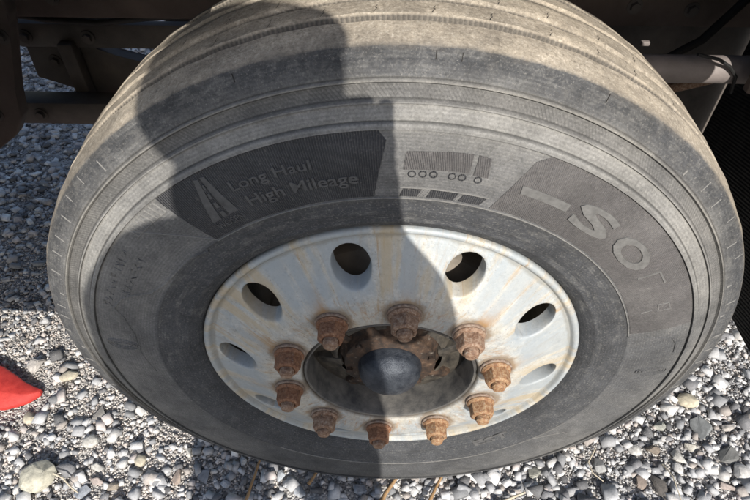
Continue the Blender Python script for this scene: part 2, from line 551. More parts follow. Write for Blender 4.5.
WH, CR, LG, MG, DG, BR, PK = (.62, .60, .55), (.60, .54, .42), (.44, .44, .43), (.27, .27, .275), (.14, .14, .145), (.34, .27, .21), (.45, .38, .345)
ST = [
    ('largest pale cream stone near the bottom left corner', -.795, -.006, .085, .080, .055, 20, (.60, .57, .46), 1, 1),
    ('white rounded stone between the big cream stone and the tyre', -.710, .085, .042, .036, .026, 10, WH, 2, 1),
    ('small white angular stone above the flat pinkish stone, lower left', -.671, .024, .040, .030, .024, -15, WH, 3, 0),
    ('flat pinkish grey slab right of the big cream stone', -.662, -.006, .056, .030, .020, 4, PK, 4, 0),
    ('blue grey flat stone at the bottom edge beside the big cream stone', -.683, -.034, .048, .032, .024, 25, (.42, .45, .50), 5, 0),
    ('tan square stone at the bottom edge, right of the blue grey one', -.617, -.026, .034, .036, .026, -20, (.42, .36, .29), 6, 0),
    ('cream stone just below the red plastic piece', -.884, .143, .032, .034, .024, 0, CR, 7, 1),
    ('white block of stone tucked behind the tip of the red plastic piece', -.925, .290, .052, .056, .045, 15, (.58, .54, .50), 8, 0),
    ('oval pale stone halfway between the red plastic piece and the tyre', -.832, .262, .050, .032, .024, 20, CR, 9, 1),
    ('large dull grey stone left of the tyre above the white rounded one', -.719, .160, .046, .042, .022, 30, (.36, .34, .31), 10, 0),
    ('large grey triangular stone near the right edge', .788, .153, .062, .086, .030, 10, (.25, .26, .26), 11, 0),
    ('dark grey wedge of stone below the grey triangular one', .822, .083, .052, .066, .030, -30, (.21, .21, .20), 12, 0),
    ('cream yellow stone close to the tyre edge on the right', .777, .226, .058, .042, .030, -10, (.60, .54, .41), 13, 1),
    ('brown rectangular stone beside a white oval pebble, lower right', .648, .091, .050, .032, .024, -4, (.34, .28, .225), 14, 0),
    ('white oval pebble beside the brown rectangular stone', .603, .091, .034, .030, .022, 0, (.68, .66, .62), 15, 1),
    ('white rounded stone at the right edge near the bottom', .838, .042, .046, .042, .028, -35, (.66, .64, .61), 16, 1),
    ('dark brown grey slab standing at the bottom right edge', .635, .008, .046, .064, .028, 12, (.17, .155, .14), 17, 0),
    ('white broken stone in the middle of the lower right gravel', .700, .078, .056, .032, .024, -35, WH, 18, 0),
    ('pale square stone touching the grey triangular one', .738, .104, .042, .032, .026, 35, (.58, .55, .48), 19, 0),
    ('small bright white pebble between the dark slab and the white broken stone', .692, .050, .025, .031, .020, 15, (.72, .70, .67), 20, 1),
    ('reddish brown square stone at the bottom edge left of the dark slab', .593, .014, .034, .036, .024, -8, (.33, .27, .225), 21, 0),
    ('flat pale slab right of the grey triangular stone', .853, .155, .040, .030, .022, 3, (.54, .50, .46), 22, 0),
    ('long pinkish stone at the bottom right edge', .790, .008, .054, .026, .022, -32, PK, 23, 0),
    ('rounded light grey slab right of centre below the tyre', .507, .055, .038, .048, .022, 20, LG, 24, 0),
    ('pale fan shaped stone under the right lower part of the tyre', .352, .030, .040, .040, .022, 30, (.50, .49, .42), 25, 0),
    ('pale green grey stone beneath the right tyre edge', .684, .155, .036, .036, .024, 40, (.50, .50, .44), 26, 0),
    ('blue grey cube shaped stone in shadow left of the brown stalk', -.414, .006, .038, .042, .030, 12, (.33, .34, .36), 27, 0),
    ('light blue grey pebble in shadow near the leftmost brown stalk', -.363, -.009, .030, .027, .022, 5, (.50, .52, .55), 28, 0),
    ('salmon tinted stone at the edge of the shadow, bottom left', -.477, .004, .038, .044, .026, 25, (.46, .37, .31), 29, 0),
    ('white stone close under the tyre inside the shadow', -.333, .044, .022, .032, .022, 10, (.56, .58, .60), 30, 0),
    ('pale blue stone in shadow right of the leftmost brown stalk', -.237, .010, .038, .034, .026, -20, (.52, .55, .58), 31, 0),
    ('cream pebble left of the shadow, close to the bottom', -.576, .041, .030, .032, .022, 30, CR, 32, 1),
    ('bright white stone under the tyre at the edge of the shadow', -.470, .064, .034, .032, .024, 10, WH, 33, 0),
    ('light grey stone in shadow at the bottom edge, left of centre', -.191, -.026, .034, .034, .024, 20, (.46, .48, .51), 34, 0),
    ('grey blue stone in shadow at the bottom centre edge', -.055, -.016, .038, .034, .024, -15, (.38, .40, .43), 35, 0),
]
SX = np.array([t[1] for t in ST]); SY = np.array([t[2] for t in ST]); SR = np.array([max(t[3], t[4]) / 2 for t in ST])


def clear(X, Y, S):
    """False where a loose stone would poke through a bigger stone or the red piece"""
    ok = np.ones(len(X), bool)
    for x, y, q in zip(SX, SY, SR):
        ok &= (np.hypot(X - x, Y - y) > q * .55 + S * .35) | (S < .009)
    ok &= ~((X < -.875 + S * .4) & (np.abs(Y - (.205 + np.maximum(0, -.95 - X) * .24)) < .062 + S * .4) & (S > .008))
    return ok


def chip_proto(flat):
    bm = bmesh.new()
    a, b, c = 1.0, rng.uniform(.55, .95), rng.uniform(*flat)
    for i in (-1, 1):
        for k in (-1, 1):
            for l in (-1, 1):
                if rng.random() < .10:
                    continue
                q = np.array([i * a, k * b, l * c]) * .72 * (1 + rng.uniform(-.34, .22, 3))
                bm.verts.new(q)
    for _ in range(2):
        q = rng.normal(size=3); q /= np.linalg.norm(q)
        bm.verts.new(q * np.array([a, b, c]) * .95)
    bmesh.ops.convex_hull(bm, input=bm.verts[:])
    bmesh.ops.delete(bm, geom=[v for v in bm.verts if not v.link_faces], context='VERTS')
    bmesh.ops.triangulate(bm, faces=bm.faces[:])
    bm.verts.index_update()
    v = np.array([q.co[:] for q in bm.verts])
    f = np.array([[q.index for q in fc.verts] for fc in bm.faces])
    bm.free()
    return v, f


def hull_proto(npts, flat, ang):
    bm = bmesh.new()
    p = rng.normal(size=(npts, 3))
    p /= np.linalg.norm(p, axis=1)[:, None]
    p *= (1 - ang * rng.random((npts, 1)))
    p *= np.array([1.0, rng.uniform(.65, .95), rng.uniform(*flat)])
    for q in p:
        bm.verts.new(q)
    bmesh.ops.convex_hull(bm, input=bm.verts[:])
    loose = [v for v in bm.verts if not v.link_faces]
    bmesh.ops.delete(bm, geom=loose, context='VERTS')
    bmesh.ops.triangulate(bm, faces=bm.faces[:])
    bm.verts.index_update()
    v = np.array([q.co[:] for q in bm.verts]) / 1.0
    f = np.array([[q.index for q in fc.verts] for fc in bm.faces])
    bm.free()
    return v, f


PAL = np.array([(.76, .74, .71), (.70, .695, .69), (.60, .60, .605), (.46, .465, .475), (.33, .335, .345), (.23, .23, .24), (.15, .15, .155), (.52, .47, .43), (.66, .60, .57), (.84, .83, .81)])


def gravel(name, n, smin, smax, region, protos, probs, label, power=1.6, lift=.20, tint=(1, 1, 1), keep=None, tilt=.32):
    x0, x1, y0, y1 = region
    X = rng.uniform(x0, x1, n)
    Y = rng.uniform(y0, y1, n)
    ok = ~((np.abs(X) < .26) & (Y > .035) & (Y < .24))
    if keep is not None:
        ok &= keep(X, Y)
    X, Y = X[ok], Y[ok]
    n = len(X)
    S = smin + (smax - smin) * rng.random(n) ** power
    ok = clear(X, Y, S)
    X, Y, S = X[ok], Y[ok], S[ok]
    n = len(X)
    K = rng.integers(0, len(protos), n)
    a, b, c = rng.uniform(0, 2 * np.pi, n), rng.normal(0, tilt, n), rng.normal(0, tilt, n)
    ca, sa, cb, sb, cc, sc = np.cos(a), np.sin(a), np.cos(b), np.sin(b), np.cos(c), np.sin(c)
    Rz = np.zeros((n, 3, 3)); Rx = np.zeros((n, 3, 3)); Ry = np.zeros((n, 3, 3))
    Rz[:, 0, 0] = ca; Rz[:, 0, 1] = -sa; Rz[:, 1, 0] = sa; Rz[:, 1, 1] = ca; Rz[:, 2, 2] = 1
    Rx[:, 0, 0] = 1; Rx[:, 1, 1] = cb; Rx[:, 1, 2] = -sb; Rx[:, 2, 1] = sb; Rx[:, 2, 2] = cb
    Ry[:, 1, 1] = 1; Ry[:, 0, 0] = cc; Ry[:, 0, 2] = sc; Ry[:, 2, 0] = -sc; Ry[:, 2, 2] = cc
    Rm = Rz @ Rx @ Ry
    pal = PAL[rng.choice(len(PAL), n, p=np.array(probs) / sum(probs))] * rng.uniform(.8, 1.15, (n, 1)) * np.array(tint)
    Vs, Fs, Cs = [], [], []
    off = 0
    for k, (v, f) in enumerate(protos):
        idx = np.where(K == k)[0]
        if not len(idx):
            continue
        P = np.einsum('nij,vj->nvi', Rm[idx], v) * (S[idx] / 2)[:, None, None]
        P[:, :, 0] += X[idx][:, None]
        P[:, :, 1] += Y[idx][:, None]
        P[:, :, 2] += (S[idx] * lift + rng.uniform(0, .002, len(idx)))[:, None]
        Vs.append(P.reshape(-1, 3))
        Fs.append((f[None] + (np.arange(len(idx)) * len(v))[:, None, None] + off).reshape(-1, 3))
        Cs.append(np.repeat(pal[idx], len(v), 0))
        off += len(idx) * len(v)
    V = np.concatenate(Vs); F = np.concatenate(Fs); C = np.concatenate(Cs)
    me = bpy.data.meshes.new(name)
    me.vertices.add(len(V)); me.vertices.foreach_set('co', V.ravel())
    me.loops.add(F.size); me.loops.foreach_set('vertex_index', F.ravel().astype(np.int32))
    me.polygons.add(len(F)); me.polygons.foreach_set('loop_start', np.arange(0, F.size, 3, dtype=np.int32))
    me.update(calc_edges=True)
    at = me.attributes.new('stone_colour', 'FLOAT_COLOR', 'POINT')
    at.data.foreach_set('color', np.concatenate([C, np.ones((len(C), 1))], 1).ravel())
    me.materials.append(M['stone'])
    return tag(link(name, me), label, 'gravel', kind='stuff')


P_f = [hull_proto(8, (.40, .70), .30) for _ in range(30)]
P_s = [chip_proto((.30, .65)) for _ in range(36)]
P_m = [chip_proto((.28, .60)) for _ in range(44)]
LEFT, RIGHT, FRONT, FAR = (-1.55, -.22, -.08, 1.15), (.05, 1.25, -.08, .80), (-1.1, 1.1, -.30, -.08), (-3.0, 3.0, .75, 4.0)
pf = (8, 8, 6, 4, 2, 1.5, 1, 3, 5, 8)
pg = (5, 6, 6, 6, 4, 3, 2, 3, 4, 6)
pm = (4, 5, 5, 6, 5, 4, 1.5, 4, 3, 4)
gravel('fine_gravel', 44000, .006, .014, LEFT, P_f, pf, 'fine pale crushed stone chips covering the ground left of the tyre', tint=(1.08, 1.02, .96))
gravel('fine_gravel', 30000, .006, .014, RIGHT, P_f, pg, 'fine grey crushed stone chips covering the ground right of the tyre')
gravel('fine_gravel', 11000, .006, .014, FRONT, P_f, pg, 'fine crushed stone chips on the ground in front of the tyre')
gravel('small_gravel', 6500, .009, .022, LEFT, P_s, pm, 'small angular grey and white gravel left of the tyre')
gravel('small_gravel', 6000, .010, .024, RIGHT, P_s, pm, 'small angular grey and white gravel right of the tyre')
gravel('small_gravel', 2800, .010, .024, FRONT, P_s, pm, 'small angular gravel in front of the tyre')
gravel('coarse_gravel', 520, .018, .044, LEFT, P_m, pm, 'coarse broken stone lying among the chips left of the tyre', 2.0)
gravel('coarse_gravel', 640, .019, .048, RIGHT, P_m, pm, 'coarse broken stone lying among the chips right of the tyre', 2.0)
gravel('coarse_gravel', 560, .020, .046, FRONT, P_m, pm, 'coarse broken stone on the ground in front of the tyre', 1.6)
gravel('coarse_gravel', 230, .020, .044, (-.95, .95, -.08, .06), P_m, pm, 'coarse broken stone strewn along the foot of the tyre', 1.3)
gravel('coarse_gravel', 110, .024, .050, (-1.15, -.25, -.08, .30), P_m, pm, 'larger broken stones near the lower left of the tyre', 1.6, .24)
gravel('coarse_gravel', 140, .024, .052, (.20, 1.05, -.08, .32), P_m, pm, 'larger broken stones near the lower right of the tyre', 1.6, .24)
gravel('shaded_gravel', 46000, .012, .040, FAR, P_s, pm, 'grey gravel in the shade underneath the truck', 1.8)


def outside(X, Y):
    ok = np.ones(len(X), bool)
    for x0, x1, y0, y1 in (LEFT, RIGHT, FRONT):
        ok &= ~((X > x0) & (X < x1) & (Y > y0) & (Y < y1))
    return ok


gravel('outlying_gravel', 30000, .014, .040, (-3.0, 3.0, -1.8, .8), P_s, pm, 'grey gravel spread over the yard around the truck', 1.8, keep=outside)

# the stones that stand out one by one
def stone(label, x, y, sx, sy, sz, rz, c, seed, rounded=False, cat='stone'):
    r = np.random.default_rng(seed)
    bm = bmesh.new()
    n = 60 if rounded else 11
    p = r.normal(size=(n, 3))
    p /= np.linalg.norm(p, axis=1)[:, None]
    p *= (1 - (.08 if rounded else .16) * r.random((n, 1)))
    for q in p:
        bm.verts.new((q[0] * sx / 2, q[1] * sy / 2, q[2] * sz / 2))
    bmesh.ops.convex_hull(bm, input=bm.verts[:])
    bmesh.ops.delete(bm, geom=[v for v in bm.verts if not v.link_faces], context='VERTS')
    bmesh.ops.bevel(bm, geom=bm.edges[:], offset=min(sx, sy, sz) * .05, segments=2, affect='EDGES', clamp_overlap=True)
    o = bm_obj('stone', bm, mat_one_stone('stone_%d' % seed, c), None, smooth=38, loc=(x, y, sz * .36))
    o.rotation_euler.z = R_(rz)
    return tag(o, label, cat, 'larger stones lying on the gravel')


for label, x, y, sx, sy, sz, rz, c, seed, rnd in ST:
    stone(label, x, y, sx, sy, sz, rz, c, seed, bool(rnd))


# red plastic piece: a bevelled tapering arm with an up-turned tip, running out of the picture to the left
def red_piece():
    sec = []   # (x, y centre, half width, height)
    for x, yc, hw, h in [(-1.32, .29, .058, .040), (-1.10, .245, .060, .040), (-1.00, .218, .056, .038), (-.955, .206, .044, .034), (-.925, .202, .030, .028),
                         (-.904, .203, .021, .023), (-.890, .207, .013, .019), (-.881, .211, .005, .015)]:
        sec.append((x, yc, hw, h))
    bm = bmesh.new()
    rings = []
    for x, yc, hw, h in sec:
        prof = [(-1, .05), (-1, .42), (-.90, .58), (-.30, .97), (-.22, 1.0), (.80, .92), (.93, .84), (1, .66), (1, .05), (.9, 0), (-.9, 0)]
        rings.append([bm.verts.new((x, yc + hw * a, max(.003, h * b))) for a, b in prof])
    n = len(rings[0])
    for a, b in zip(rings, rings[1:]):
        for k in range(n):
            bm.faces.new((a[k], a[(k + 1) % n], b[(k + 1) % n], b[k]))
    bm.faces.new(rings[0]); bm.faces.new(rings[-1][::-1])
    bmesh.ops.recalc_face_normals(bm, faces=bm.faces)
    o = bm_obj('red_plastic_arm', bm, M['red'], None, smooth=32)
    o.location.z = .004
    return tag(o, 'glossy red plastic arm with a pointed tip lying on the gravel', 'plastic part')


red_piece()


def stalk(label, pts, rad, mat):
    bm = bmesh.new()
    P = [Vector(p) for p in pts]
    fine = []
    for a, b in zip(P, P[1:]):
        for k in range(4):
            fine.append(a.lerp(b, k / 4) + Vector((random.uniform(-1, 1), random.uniform(-1, 1), random.uniform(-1, 1))) * rad * .25)
    fine.append(P[-1])
    rads = [rad * (1.12 if i % 4 == 0 else .95) * (1 - .35 * i / len(fine)) for i in range(len(fine))]
    tube_bm(bm, fine, rads, 8)
    return tag(bm_obj('dry_stalk', bm, mat, None, smooth=50), label, 'dry stalk', 'dry stalks lying on the gravel')


stalk('long brown stalk under the tyre, leftmost of the four', [(-.322, -.085, .030), (-.304, -.045, .030), (-.288, .058, .022)], .0040, M['straw'])
stalk('short brown stalk stub peeking out below the tyre, second from left', [(-.172, -.010, .020), (-.146, .034, .024)], .0038, M['straw'])
stalk('thick split brown stalk near the bottom centre edge, third from left', [(-.028, -.085, .024), (-.006, -.046, .026), (.034, .016, .022)], .0058, M['straw'])
stalk('brown stalk sticking out below the tyre, rightmost of the four', [(.084, -.085, .028), (.102, -.044, .028), (.140, .026, .022)], .0046, M['straw'])
stalk('thin curved tan twig right of the big cream stone', [(-.752, -.004, .034), (-.728, -.014, .032), (-.704, -.032, .022), (-.690, -.040, .016)], .0022, M['straw_pale'])
stalk('thin bent pale stem beside the rounded light grey slab', [(.505, .090, .018), (.478, .052, .024), (.482, .028, .024), (.503, .010, .020)], .0019, M['straw_pale'])
stalk('pale flat straw at the bottom edge right of centre', [(.250, -.046, .020), (.285, -.034, .026), (.318, -.020, .024)], .0036, M['straw_pale'])
stalk('thin upright pale straw beside the dark brown grey slab', [(.655, .055, .016), (.662, .020, .030), (.664, -.030, .026)], .0018, M['straw_pale'])

# ---------------------------------------------------------------- the wheel
truck = empty('truck', (0, 0, 0))
tag(truck, 'grimy dark truck with a dusty tyre on a weathered pale ten-nut wheel', 'truck')
HUB = (0, 0, HUB_Z)

side = [(.2960, .0120), (.3020, .0040), (.3075, -.0040), (.3130, -.0080), (.3185, -.0105), (.3210, -.0128), (.3230, -.0130), (.3250, -.0122), (.3340, -.0152), (.3420, -.0168), (.3520, -.0179),
        (.3638, -.0183), (.3648, -.0191), (.3662, -.0191), (.3672, -.0184), (.3850, -.0194), (.4050, -.0193), (.4250, -.0178), (.4400, -.0154), (.4530, -.0127),
        (.4546, -.0114), (.4556, -.0150), (.4590, -.0144), (.4612, -.0128), (.4622, -.0082), (.4640, -.0082), (.4700, -.0052), (.4760, -.0026), (.4790, -.0010), (.4800, -.0036), (.4818, -.0030), (.4830, .0016), (.4845, .0030),
        (.4900, .0056), (.4970, .0085), (.4984, .0072), (.4996, .0052), (.5010, .0056), (.5024, .0096), (.5060, .0102), (.5150, .0136), (.5230, .0168), (.5290, .0196), (.5316, .0214), (.5328, .0238)]
trd = [(.5345, .030), (.5368, .042), (.5388, .0535), (.5394, .0574), (.5384, .0586), (.5312, .0598), (.5300, .0612), (.5300, .0672), (.5312, .0690), (.5392, .0738), (.5405, .0750),
       (.5412, .085), (.5418, .0985), (.5420, .1005), (.5408, .1018), (.5322, .1030), (.5310, .1044), (.5310, .1092), (.5322, .1110), (.5412, .1152), (.5424, .1164), (.5430, .1250)]
half = side + trd
prof = half + [(r, .270 - y) for r, y in reversed(half)]
sr = np.array([p[0] for p in side]); sy = np.array([p[1] for p in side])


def surf(R, deg, off=0.0):
    y = float(np.interp(R, sr, sy)) - off
    t = R_(deg)
    return (R * math.sin(t), y, R * math.cos(t))


V, F = revolve(prof, 720)
Va = np.array(V)
# slight wobble of the worn tread and the flat where it stands on the ground
th = np.arctan2(Va[:, 0], Va[:, 2]); rr = np.hypot(Va[:, 0], Va[:, 2])
wob = np.where(rr > .534, .0006 * np.sin(th * 23) * np.sin(Va[:, 1] * 160) + .0004 * np.sin(th * 61 + Va[:, 1] * 90), 0)
Va[:, 0] *= (rr + wob) / rr; Va[:, 2] *= (rr + wob) / rr
Va[:, 2] = np.maximum(Va[:, 2], -HUB_Z + .004)
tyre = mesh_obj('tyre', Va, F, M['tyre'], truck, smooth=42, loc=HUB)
tyre['label'] = 'dusty black tyre with worn ribbed tread and raised lettering'


def patch(name, mat, parent, fn, nu, nv, off, label=None):
    """moulded panel: fn(s, t) -> (R, degrees); raised by off with side walls"""
    V, F = [], []
    for i in range(nu + 1):
        for j in range(nv + 1):
            R, d = fn(i / nu, j / nv)
            V.append(surf(R, d, off))
    k = lambda i, j: i * (nv + 1) + j
    for i in range(nu):
        for j in range(nv):
            F.append((k(i, j), k(i, j + 1), k(i + 1, j + 1), k(i + 1, j)))
    rim = [(i, 0) for i in range(nu)] + [(nu, j) for j in range(nv)] + [(i, nv) for i in range(nu, 0, -1)] + [(0, j) for j in range(nv, 0, -1)]
    base = len(V)
    for i, j in rim:
        R, d = fn(i / nu, j / nv)
        V.append(surf(R, d, -.0006))
    n = len(rim)
    for q in range(n):
        F.append((k(*rim[q]), k(*rim[(q + 1) % n]), base + (q + 1) % n, base + q))
    o = mesh_obj(name, V, F, mat, parent, smooth=30)
    if label:
        o['label'] = label
    return o


def strip(name, mat, pts, w, off, parent=None, n=8):
    """thin raised line on the sidewall through (R, deg) points, width w in metres"""
    fine = []
    for a, b in zip(pts, pts[1:]):
        for k in range(n):
            fine.append((a[0] + (b[0] - a[0]) * k / n, a[1] + (b[1] - a[1]) * k / n))
    fine.append(pts[-1])
    P = [Vector(surf(R, d, off)) for R, d in fine]
    V, F = [], []
    for i, p in enumerate(P):
        t = P[min(i + 1, len(P) - 1)] - P[max(i - 1, 0)]
        s = Vector((t.z, 0, -t.x)).normalized() * (w / 2)
        low = Vector((0, off + .0006, 0))
        V += [p - s * 1.3 + low, p - s * .6, p + s * .6, p + s * 1.3 + low]
    for i in range(len(P) - 1):
        for j in range(3):
            F.append((i * 4 + j, i * 4 + j + 1, i * 4 + j + 5, i * 4 + j + 4))
    return mesh_obj(name, V, F, mat, parent or tyre, smooth=60)


# hatched panel that carries the words, cut away at its slanted ends
def pan1(s, t):
    R = .3682 + (.4538 - .3682) * t
    d0 = -37.6 - 1.6 * t
    d1 = -4.3 + 2.4 * min(1, t * 1.1)
    if t > .93: d1 -= (t - .93) * 16
    return R, d0 + (d1 - d0) * s
def pan2(s, t):
    R = .3682 + (.4538 - .3682) * t
    d0 = 16.9 + 3.2 * t + (max(0, t - .9) * 14)
    return R, d0 + (73.0 - d0) * s


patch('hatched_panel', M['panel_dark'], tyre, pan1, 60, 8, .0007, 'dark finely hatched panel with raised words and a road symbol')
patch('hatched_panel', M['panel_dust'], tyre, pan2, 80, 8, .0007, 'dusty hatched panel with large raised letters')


def text_on(name, s, R0, R1, d0, d1, mat, depth=.0011, base=.0007, flip=False, bold=0.0):
    cu = bpy.data.curves.new('txt', 'FONT')
    cu.body = s
    cu.size = 1
    cu.offset = bold
    cu.extrude = .05
    cu.resolution_u = 3
    ob = bpy.data.objects.new('txt', cu)
    COL.objects.link(ob)
    dg = bpy.context.evaluated_depsgraph_get()
    me = bpy.data.meshes.new_from_object(ob.evaluated_get(dg))
    bpy.data.objects.remove(ob)
    co = np.array([v.co[:] for v in me.vertices])
    lo, hi = co.min(0), co.max(0)
    u = (co[:, 0] - lo[0]) / (hi[0] - lo[0])
    v = (co[:, 1] - lo[1]) / (hi[1] - lo[1])
    if flip:
        u, v = 1 - u, 1 - v
    w = (co[:, 2] - lo[2]) / max(1e-9, hi[2] - lo[2])
    for i, vt in enumerate(me.vertices):
        vt.co = surf(R0 + (R1 - R0) * v[i], d0 + (d1 - d0) * u[i], base - .0008 + (depth + .0008) * w[i])
    me.materials.clear()
    me.materials.append(mat)
    me.name = name
    me.update()
    return link(name, me, tyre)


text_on('raised_lettering', 'Long Haul', .4125, .4300, -27.0, -13.4, M['letter'], bold=.012)
text_on('raised_lettering', 'High Mileage', .3850, .4060, -26.0, -6.6, M['letter'], bold=.012)
text_on('raised_lettering', 'WOSEN', .3775, .3870, -34.6, -28.6, M['letter'], .0009)
# road symbol: two tapering verges and the dashes of the centre line
def quad_patch(name, mat, c, off=.0018):
    """c: four (R, deg) corners"""
    def fn(s, t):
        a = (c[0][0] + (c[1][0] - c[0][0]) * s, c[0][1] + (c[1][1] - c[0][1]) * s)
        b = (c[3][0] + (c[2][0] - c[3][0]) * s, c[3][1] + (c[2][1] - c[3][1]) * s)
        return a[0] + (b[0] - a[0]) * t, a[1] + (b[1] - a[1]) * t
    return patch(name, mat, tyre, fn, 8, 2, off)


quad_patch('road_symbol_verge', M['letter'], [(.3905, -34.6), (.3905, -32.7), (.4470, -30.75), (.4490, -31.5)])
quad_patch('road_symbol_verge', M['letter'], [(.3920, -30.6), (.3920, -28.6), (.4470, -29.6), (.4480, -30.3)])
for a, b, w0, w1 in [(.3915, .4000, .42, .36), (.4060, .4140, .32, .28), (.4200, .4270, .25, .21), (.4330, .4390, .18, .15)]:
    mid = lambda R: -31.65 + (R - .3905) / .0575 * 1.1
    quad_patch('road_symbol_dash', M['letter'], [(a, mid(a) - w0), (a, mid(a) + w0), (b, mid(b) + w1), (b, mid(b) - w1)])
# lorry symbol
quad_patch('lorry_symbol_trailer', M['panel_dust'], [(.4075, .6), (.4110, 10.9), (.4345, 10.6), (.4300, .9)], .0010)
quad_patch('lorry_symbol_cab', M['panel_dust'], [(.4090, 11.6), (.4090, 14.0), (.4330, 13.3), (.4345, 11.4)], .0010)
for d, R in [(2.0, .4015), (3.7, .4020), (5.4, .4025), (8.4, .4030), (10.0, .4032), (12.6, .4035)]:
    ring = [(R + .0040 * math.cos(k * math.pi / 8), d + .0040 / R * 57.3 * math.sin(k * math.pi / 8)) for k in range(17)]
    strip('lorry_symbol_wheel', M['panel_dark'], ring, .0016, .0010, n=1)
strip('mould_line', M['line'], [(.3815, .2), (.3815, 15.8)], .0009, .0011)
for d0, d1 in [(.4, 3.3), (5.2, 9.8), (11.0, 14.8)]:
    quad_patch('moulded_bar', M['panel_dark'], [(.3685, d0 - .2), (.3685, d1), (.3800, d1 + .7), (.3800, d0 + .4)], .0008)
for d in (3.7, 4.5, 10.2):
    strip('mould_line', M['line'], [(.3685, d), (.3805, d + .9)], .0007, .0010)
# large letters
quad_patch('raised_dash', M['letter_dust'], [(.4010, 20.2), (.4010, 29.3), (.4120, 29.1), (.4120, 19.8)], .0019)
text_on('raised_lettering', 'S', .3905, .4270, 30.6, 39.6, M['letter_dust'], .0019, bold=.03)
text_on('raised_lettering', 'O', .3905, .4265, 41.6, 51.6, M['letter_dust'], .0019, bold=.03)
strip('raised_stroke', M['letter_dust'], [(.3960, 54.0), (.4240, 54.6), (.4240, 58.0)], .0030, .0016)
strip('raised_stroke', M['letter_dark'], [(.3840, 65.6), (.4000, 65.2)], .0018, .0016)
strip('raised_stroke', M['letter_dark'], [(.4080, 64.0), (.4230, 64.3), (.4230, 66.3), (.4080, 66.0), (.4080, 64.0)], .0014, .0016)
# long mould lines
strip('mould_line', M['line'], [(.3655, -37.4), (.3655, 74.0)], .0011, .0013, n=110)
strip('mould_line', M['line'], [(.4535, -49), (.3668, -37.5)], .0009, .0010, n=20)
strip('mould_line', M['letter_dark'], [(.3660, 74.2), (.4000, 75.6), (.4300, 76.6)], .0022, .0014)
strip('mould_line', M['letter_dark'], [(.4290, 76.6), (.4380, 79.2), (.4400, 82.4)], .0018, .0014)
strip('mould_line', M['line'], [(.3655, 118), (.3655, 132), (.3655, 150), (.3655, 172), (.3655, 196), (.3655, 215)], .0011, .0013, n=24)
strip('mould_line', M['line'], [(.3655, 131.5), (.3800, 125.5), (.3930, 122.0)], .0010, .0011)
strip('mould_line', M['letter_dark'], [(.3600, -41.5), (.3680, -45.5), (.3690, -51.0), (.3720, -57.0), (.3830, -61.5), (.3980, -63.4), (.4170, -66.0), (.4270, -70.0)], .0042, .0016)
strip('mould_line', M['letter_dark'], [(.4270, -70.0), (.4120, -72.5), (.3980, -78.0), (.3950, -86.0), (.3850, -93.0)], .0022, .0012)
# ladder of short bars in the lit corner at the left
for d in np.linspace(-48.2, -40.2, 8):
    strip('moulded_bar', M['line'], [(.4350, d + .6), (.4520, d)], .0011, .0012)
strip('mould_line', M['line'], [(.4350, -48.4), (.4350, -39.6)], .0009, .0011)
# small worn-off print on the left: unreadable strokes
rs = random.Random(5)
for R0, d0, d1 in [(.4300, -69.5, -52.0), (.4090, -66.0, -52.5)]:
    d = d0
    while d < d1:
        for k in range(rs.choice((2, 3))):
            a = (R0 + rs.choice((0, .005, .010)), d + rs.choice((0, .8)))
            b = (R0 + rs.choice((0, .005, .010)), d + rs.choice((0, .8)))
            if a != b:
                strip('worn_letter_stroke', M['letter_dark'], [a, b], .0013, .0013, n=2)
        d += 1.75
# oval badges
for d0, R0 in ((-82.6, .4195), (89.0, .4190)):
    for q, (ra, rb) in enumerate(((.0250, .0120), (.0205, .0085), (.0150, .0045))):
        ring = [(R0 + ra * math.cos(k * math.pi / 12), d0 + rb / R0 * 57.3 * math.sin(k * math.pi / 12)) for k in range(25)]
        strip('oval_badge_ring', M['letter_dark'], ring, .0018, .0016, n=1)
text_on('raised_lettering', 'EST', .3190, .3330, 134.5, 148.0, M['letter'], .0016, 0.0, flip=True, bold=.02)

# tread sipes: cracked little cuts at the rib edges
def sipe_mesh(y0, sgn):
    pts = [(y0, 0), (y0 + .0045 * sgn, .0012), (y0 + .008 * sgn, .0036), (y0 + .011 * sgn, .0020), (y0 + .0155 * sgn, .0040)]
    V, F = [], []
    half_prof_r = np.array([p[0] for p in trd]); half_prof_y = np.array([p[1] for p in trd])
    for y, s in pts:
        R = float(np.interp(y, half_prof_y, half_prof_r)) + .0006
        for e in (-.00035, .00035):
            a = (s + e) / R
            V.append((R * math.sin(a), y, R * math.cos(a)))
    for i in range(len(pts) - 1):
        F.append((2 * i, 2 * i + 1, 2 * i + 3, 2 * i + 2))
    me = bpy.data.meshes.new('sipe')
    me.from_pydata(V, [], F)
    me.materials.append(M['sipe'])
    return me


for y0, sgn, ph in ((.0752, 1, 1.0), (.1166, 1, 2.2)):
    me = sipe_mesh(y0, sgn)
    for k in range(24):
        o = link('sipe', me, tyre)
        o.rotation_euler.y = R_(-76 + ph + k * 6.55 + random.uniform(-.5, .5))

# moulded ticks and vent nibs on the shoulder
def tick_mesh(R0, R1, w):
    V, F = [], []
    for R in (R0, (R0 + R1) / 2, R1):
        y = float(np.interp(R, sr, sy))
        for e, o in ((-1.2, -.0004), (-.7, .0009), (.7, .0009), (1.2, -.0004)):
            V.append((w / 2 * e, y - o, R))
    for i in range(2):
        for j in range(3):
            F.append((i * 4 + j, i * 4 + j + 1, i * 4 + j + 5, i * 4 + j + 4))
    me = bpy.data.meshes.new('shoulder_tick')
    me.from_pydata(V, [], F)
    me.materials.append(M['line'])
    return me


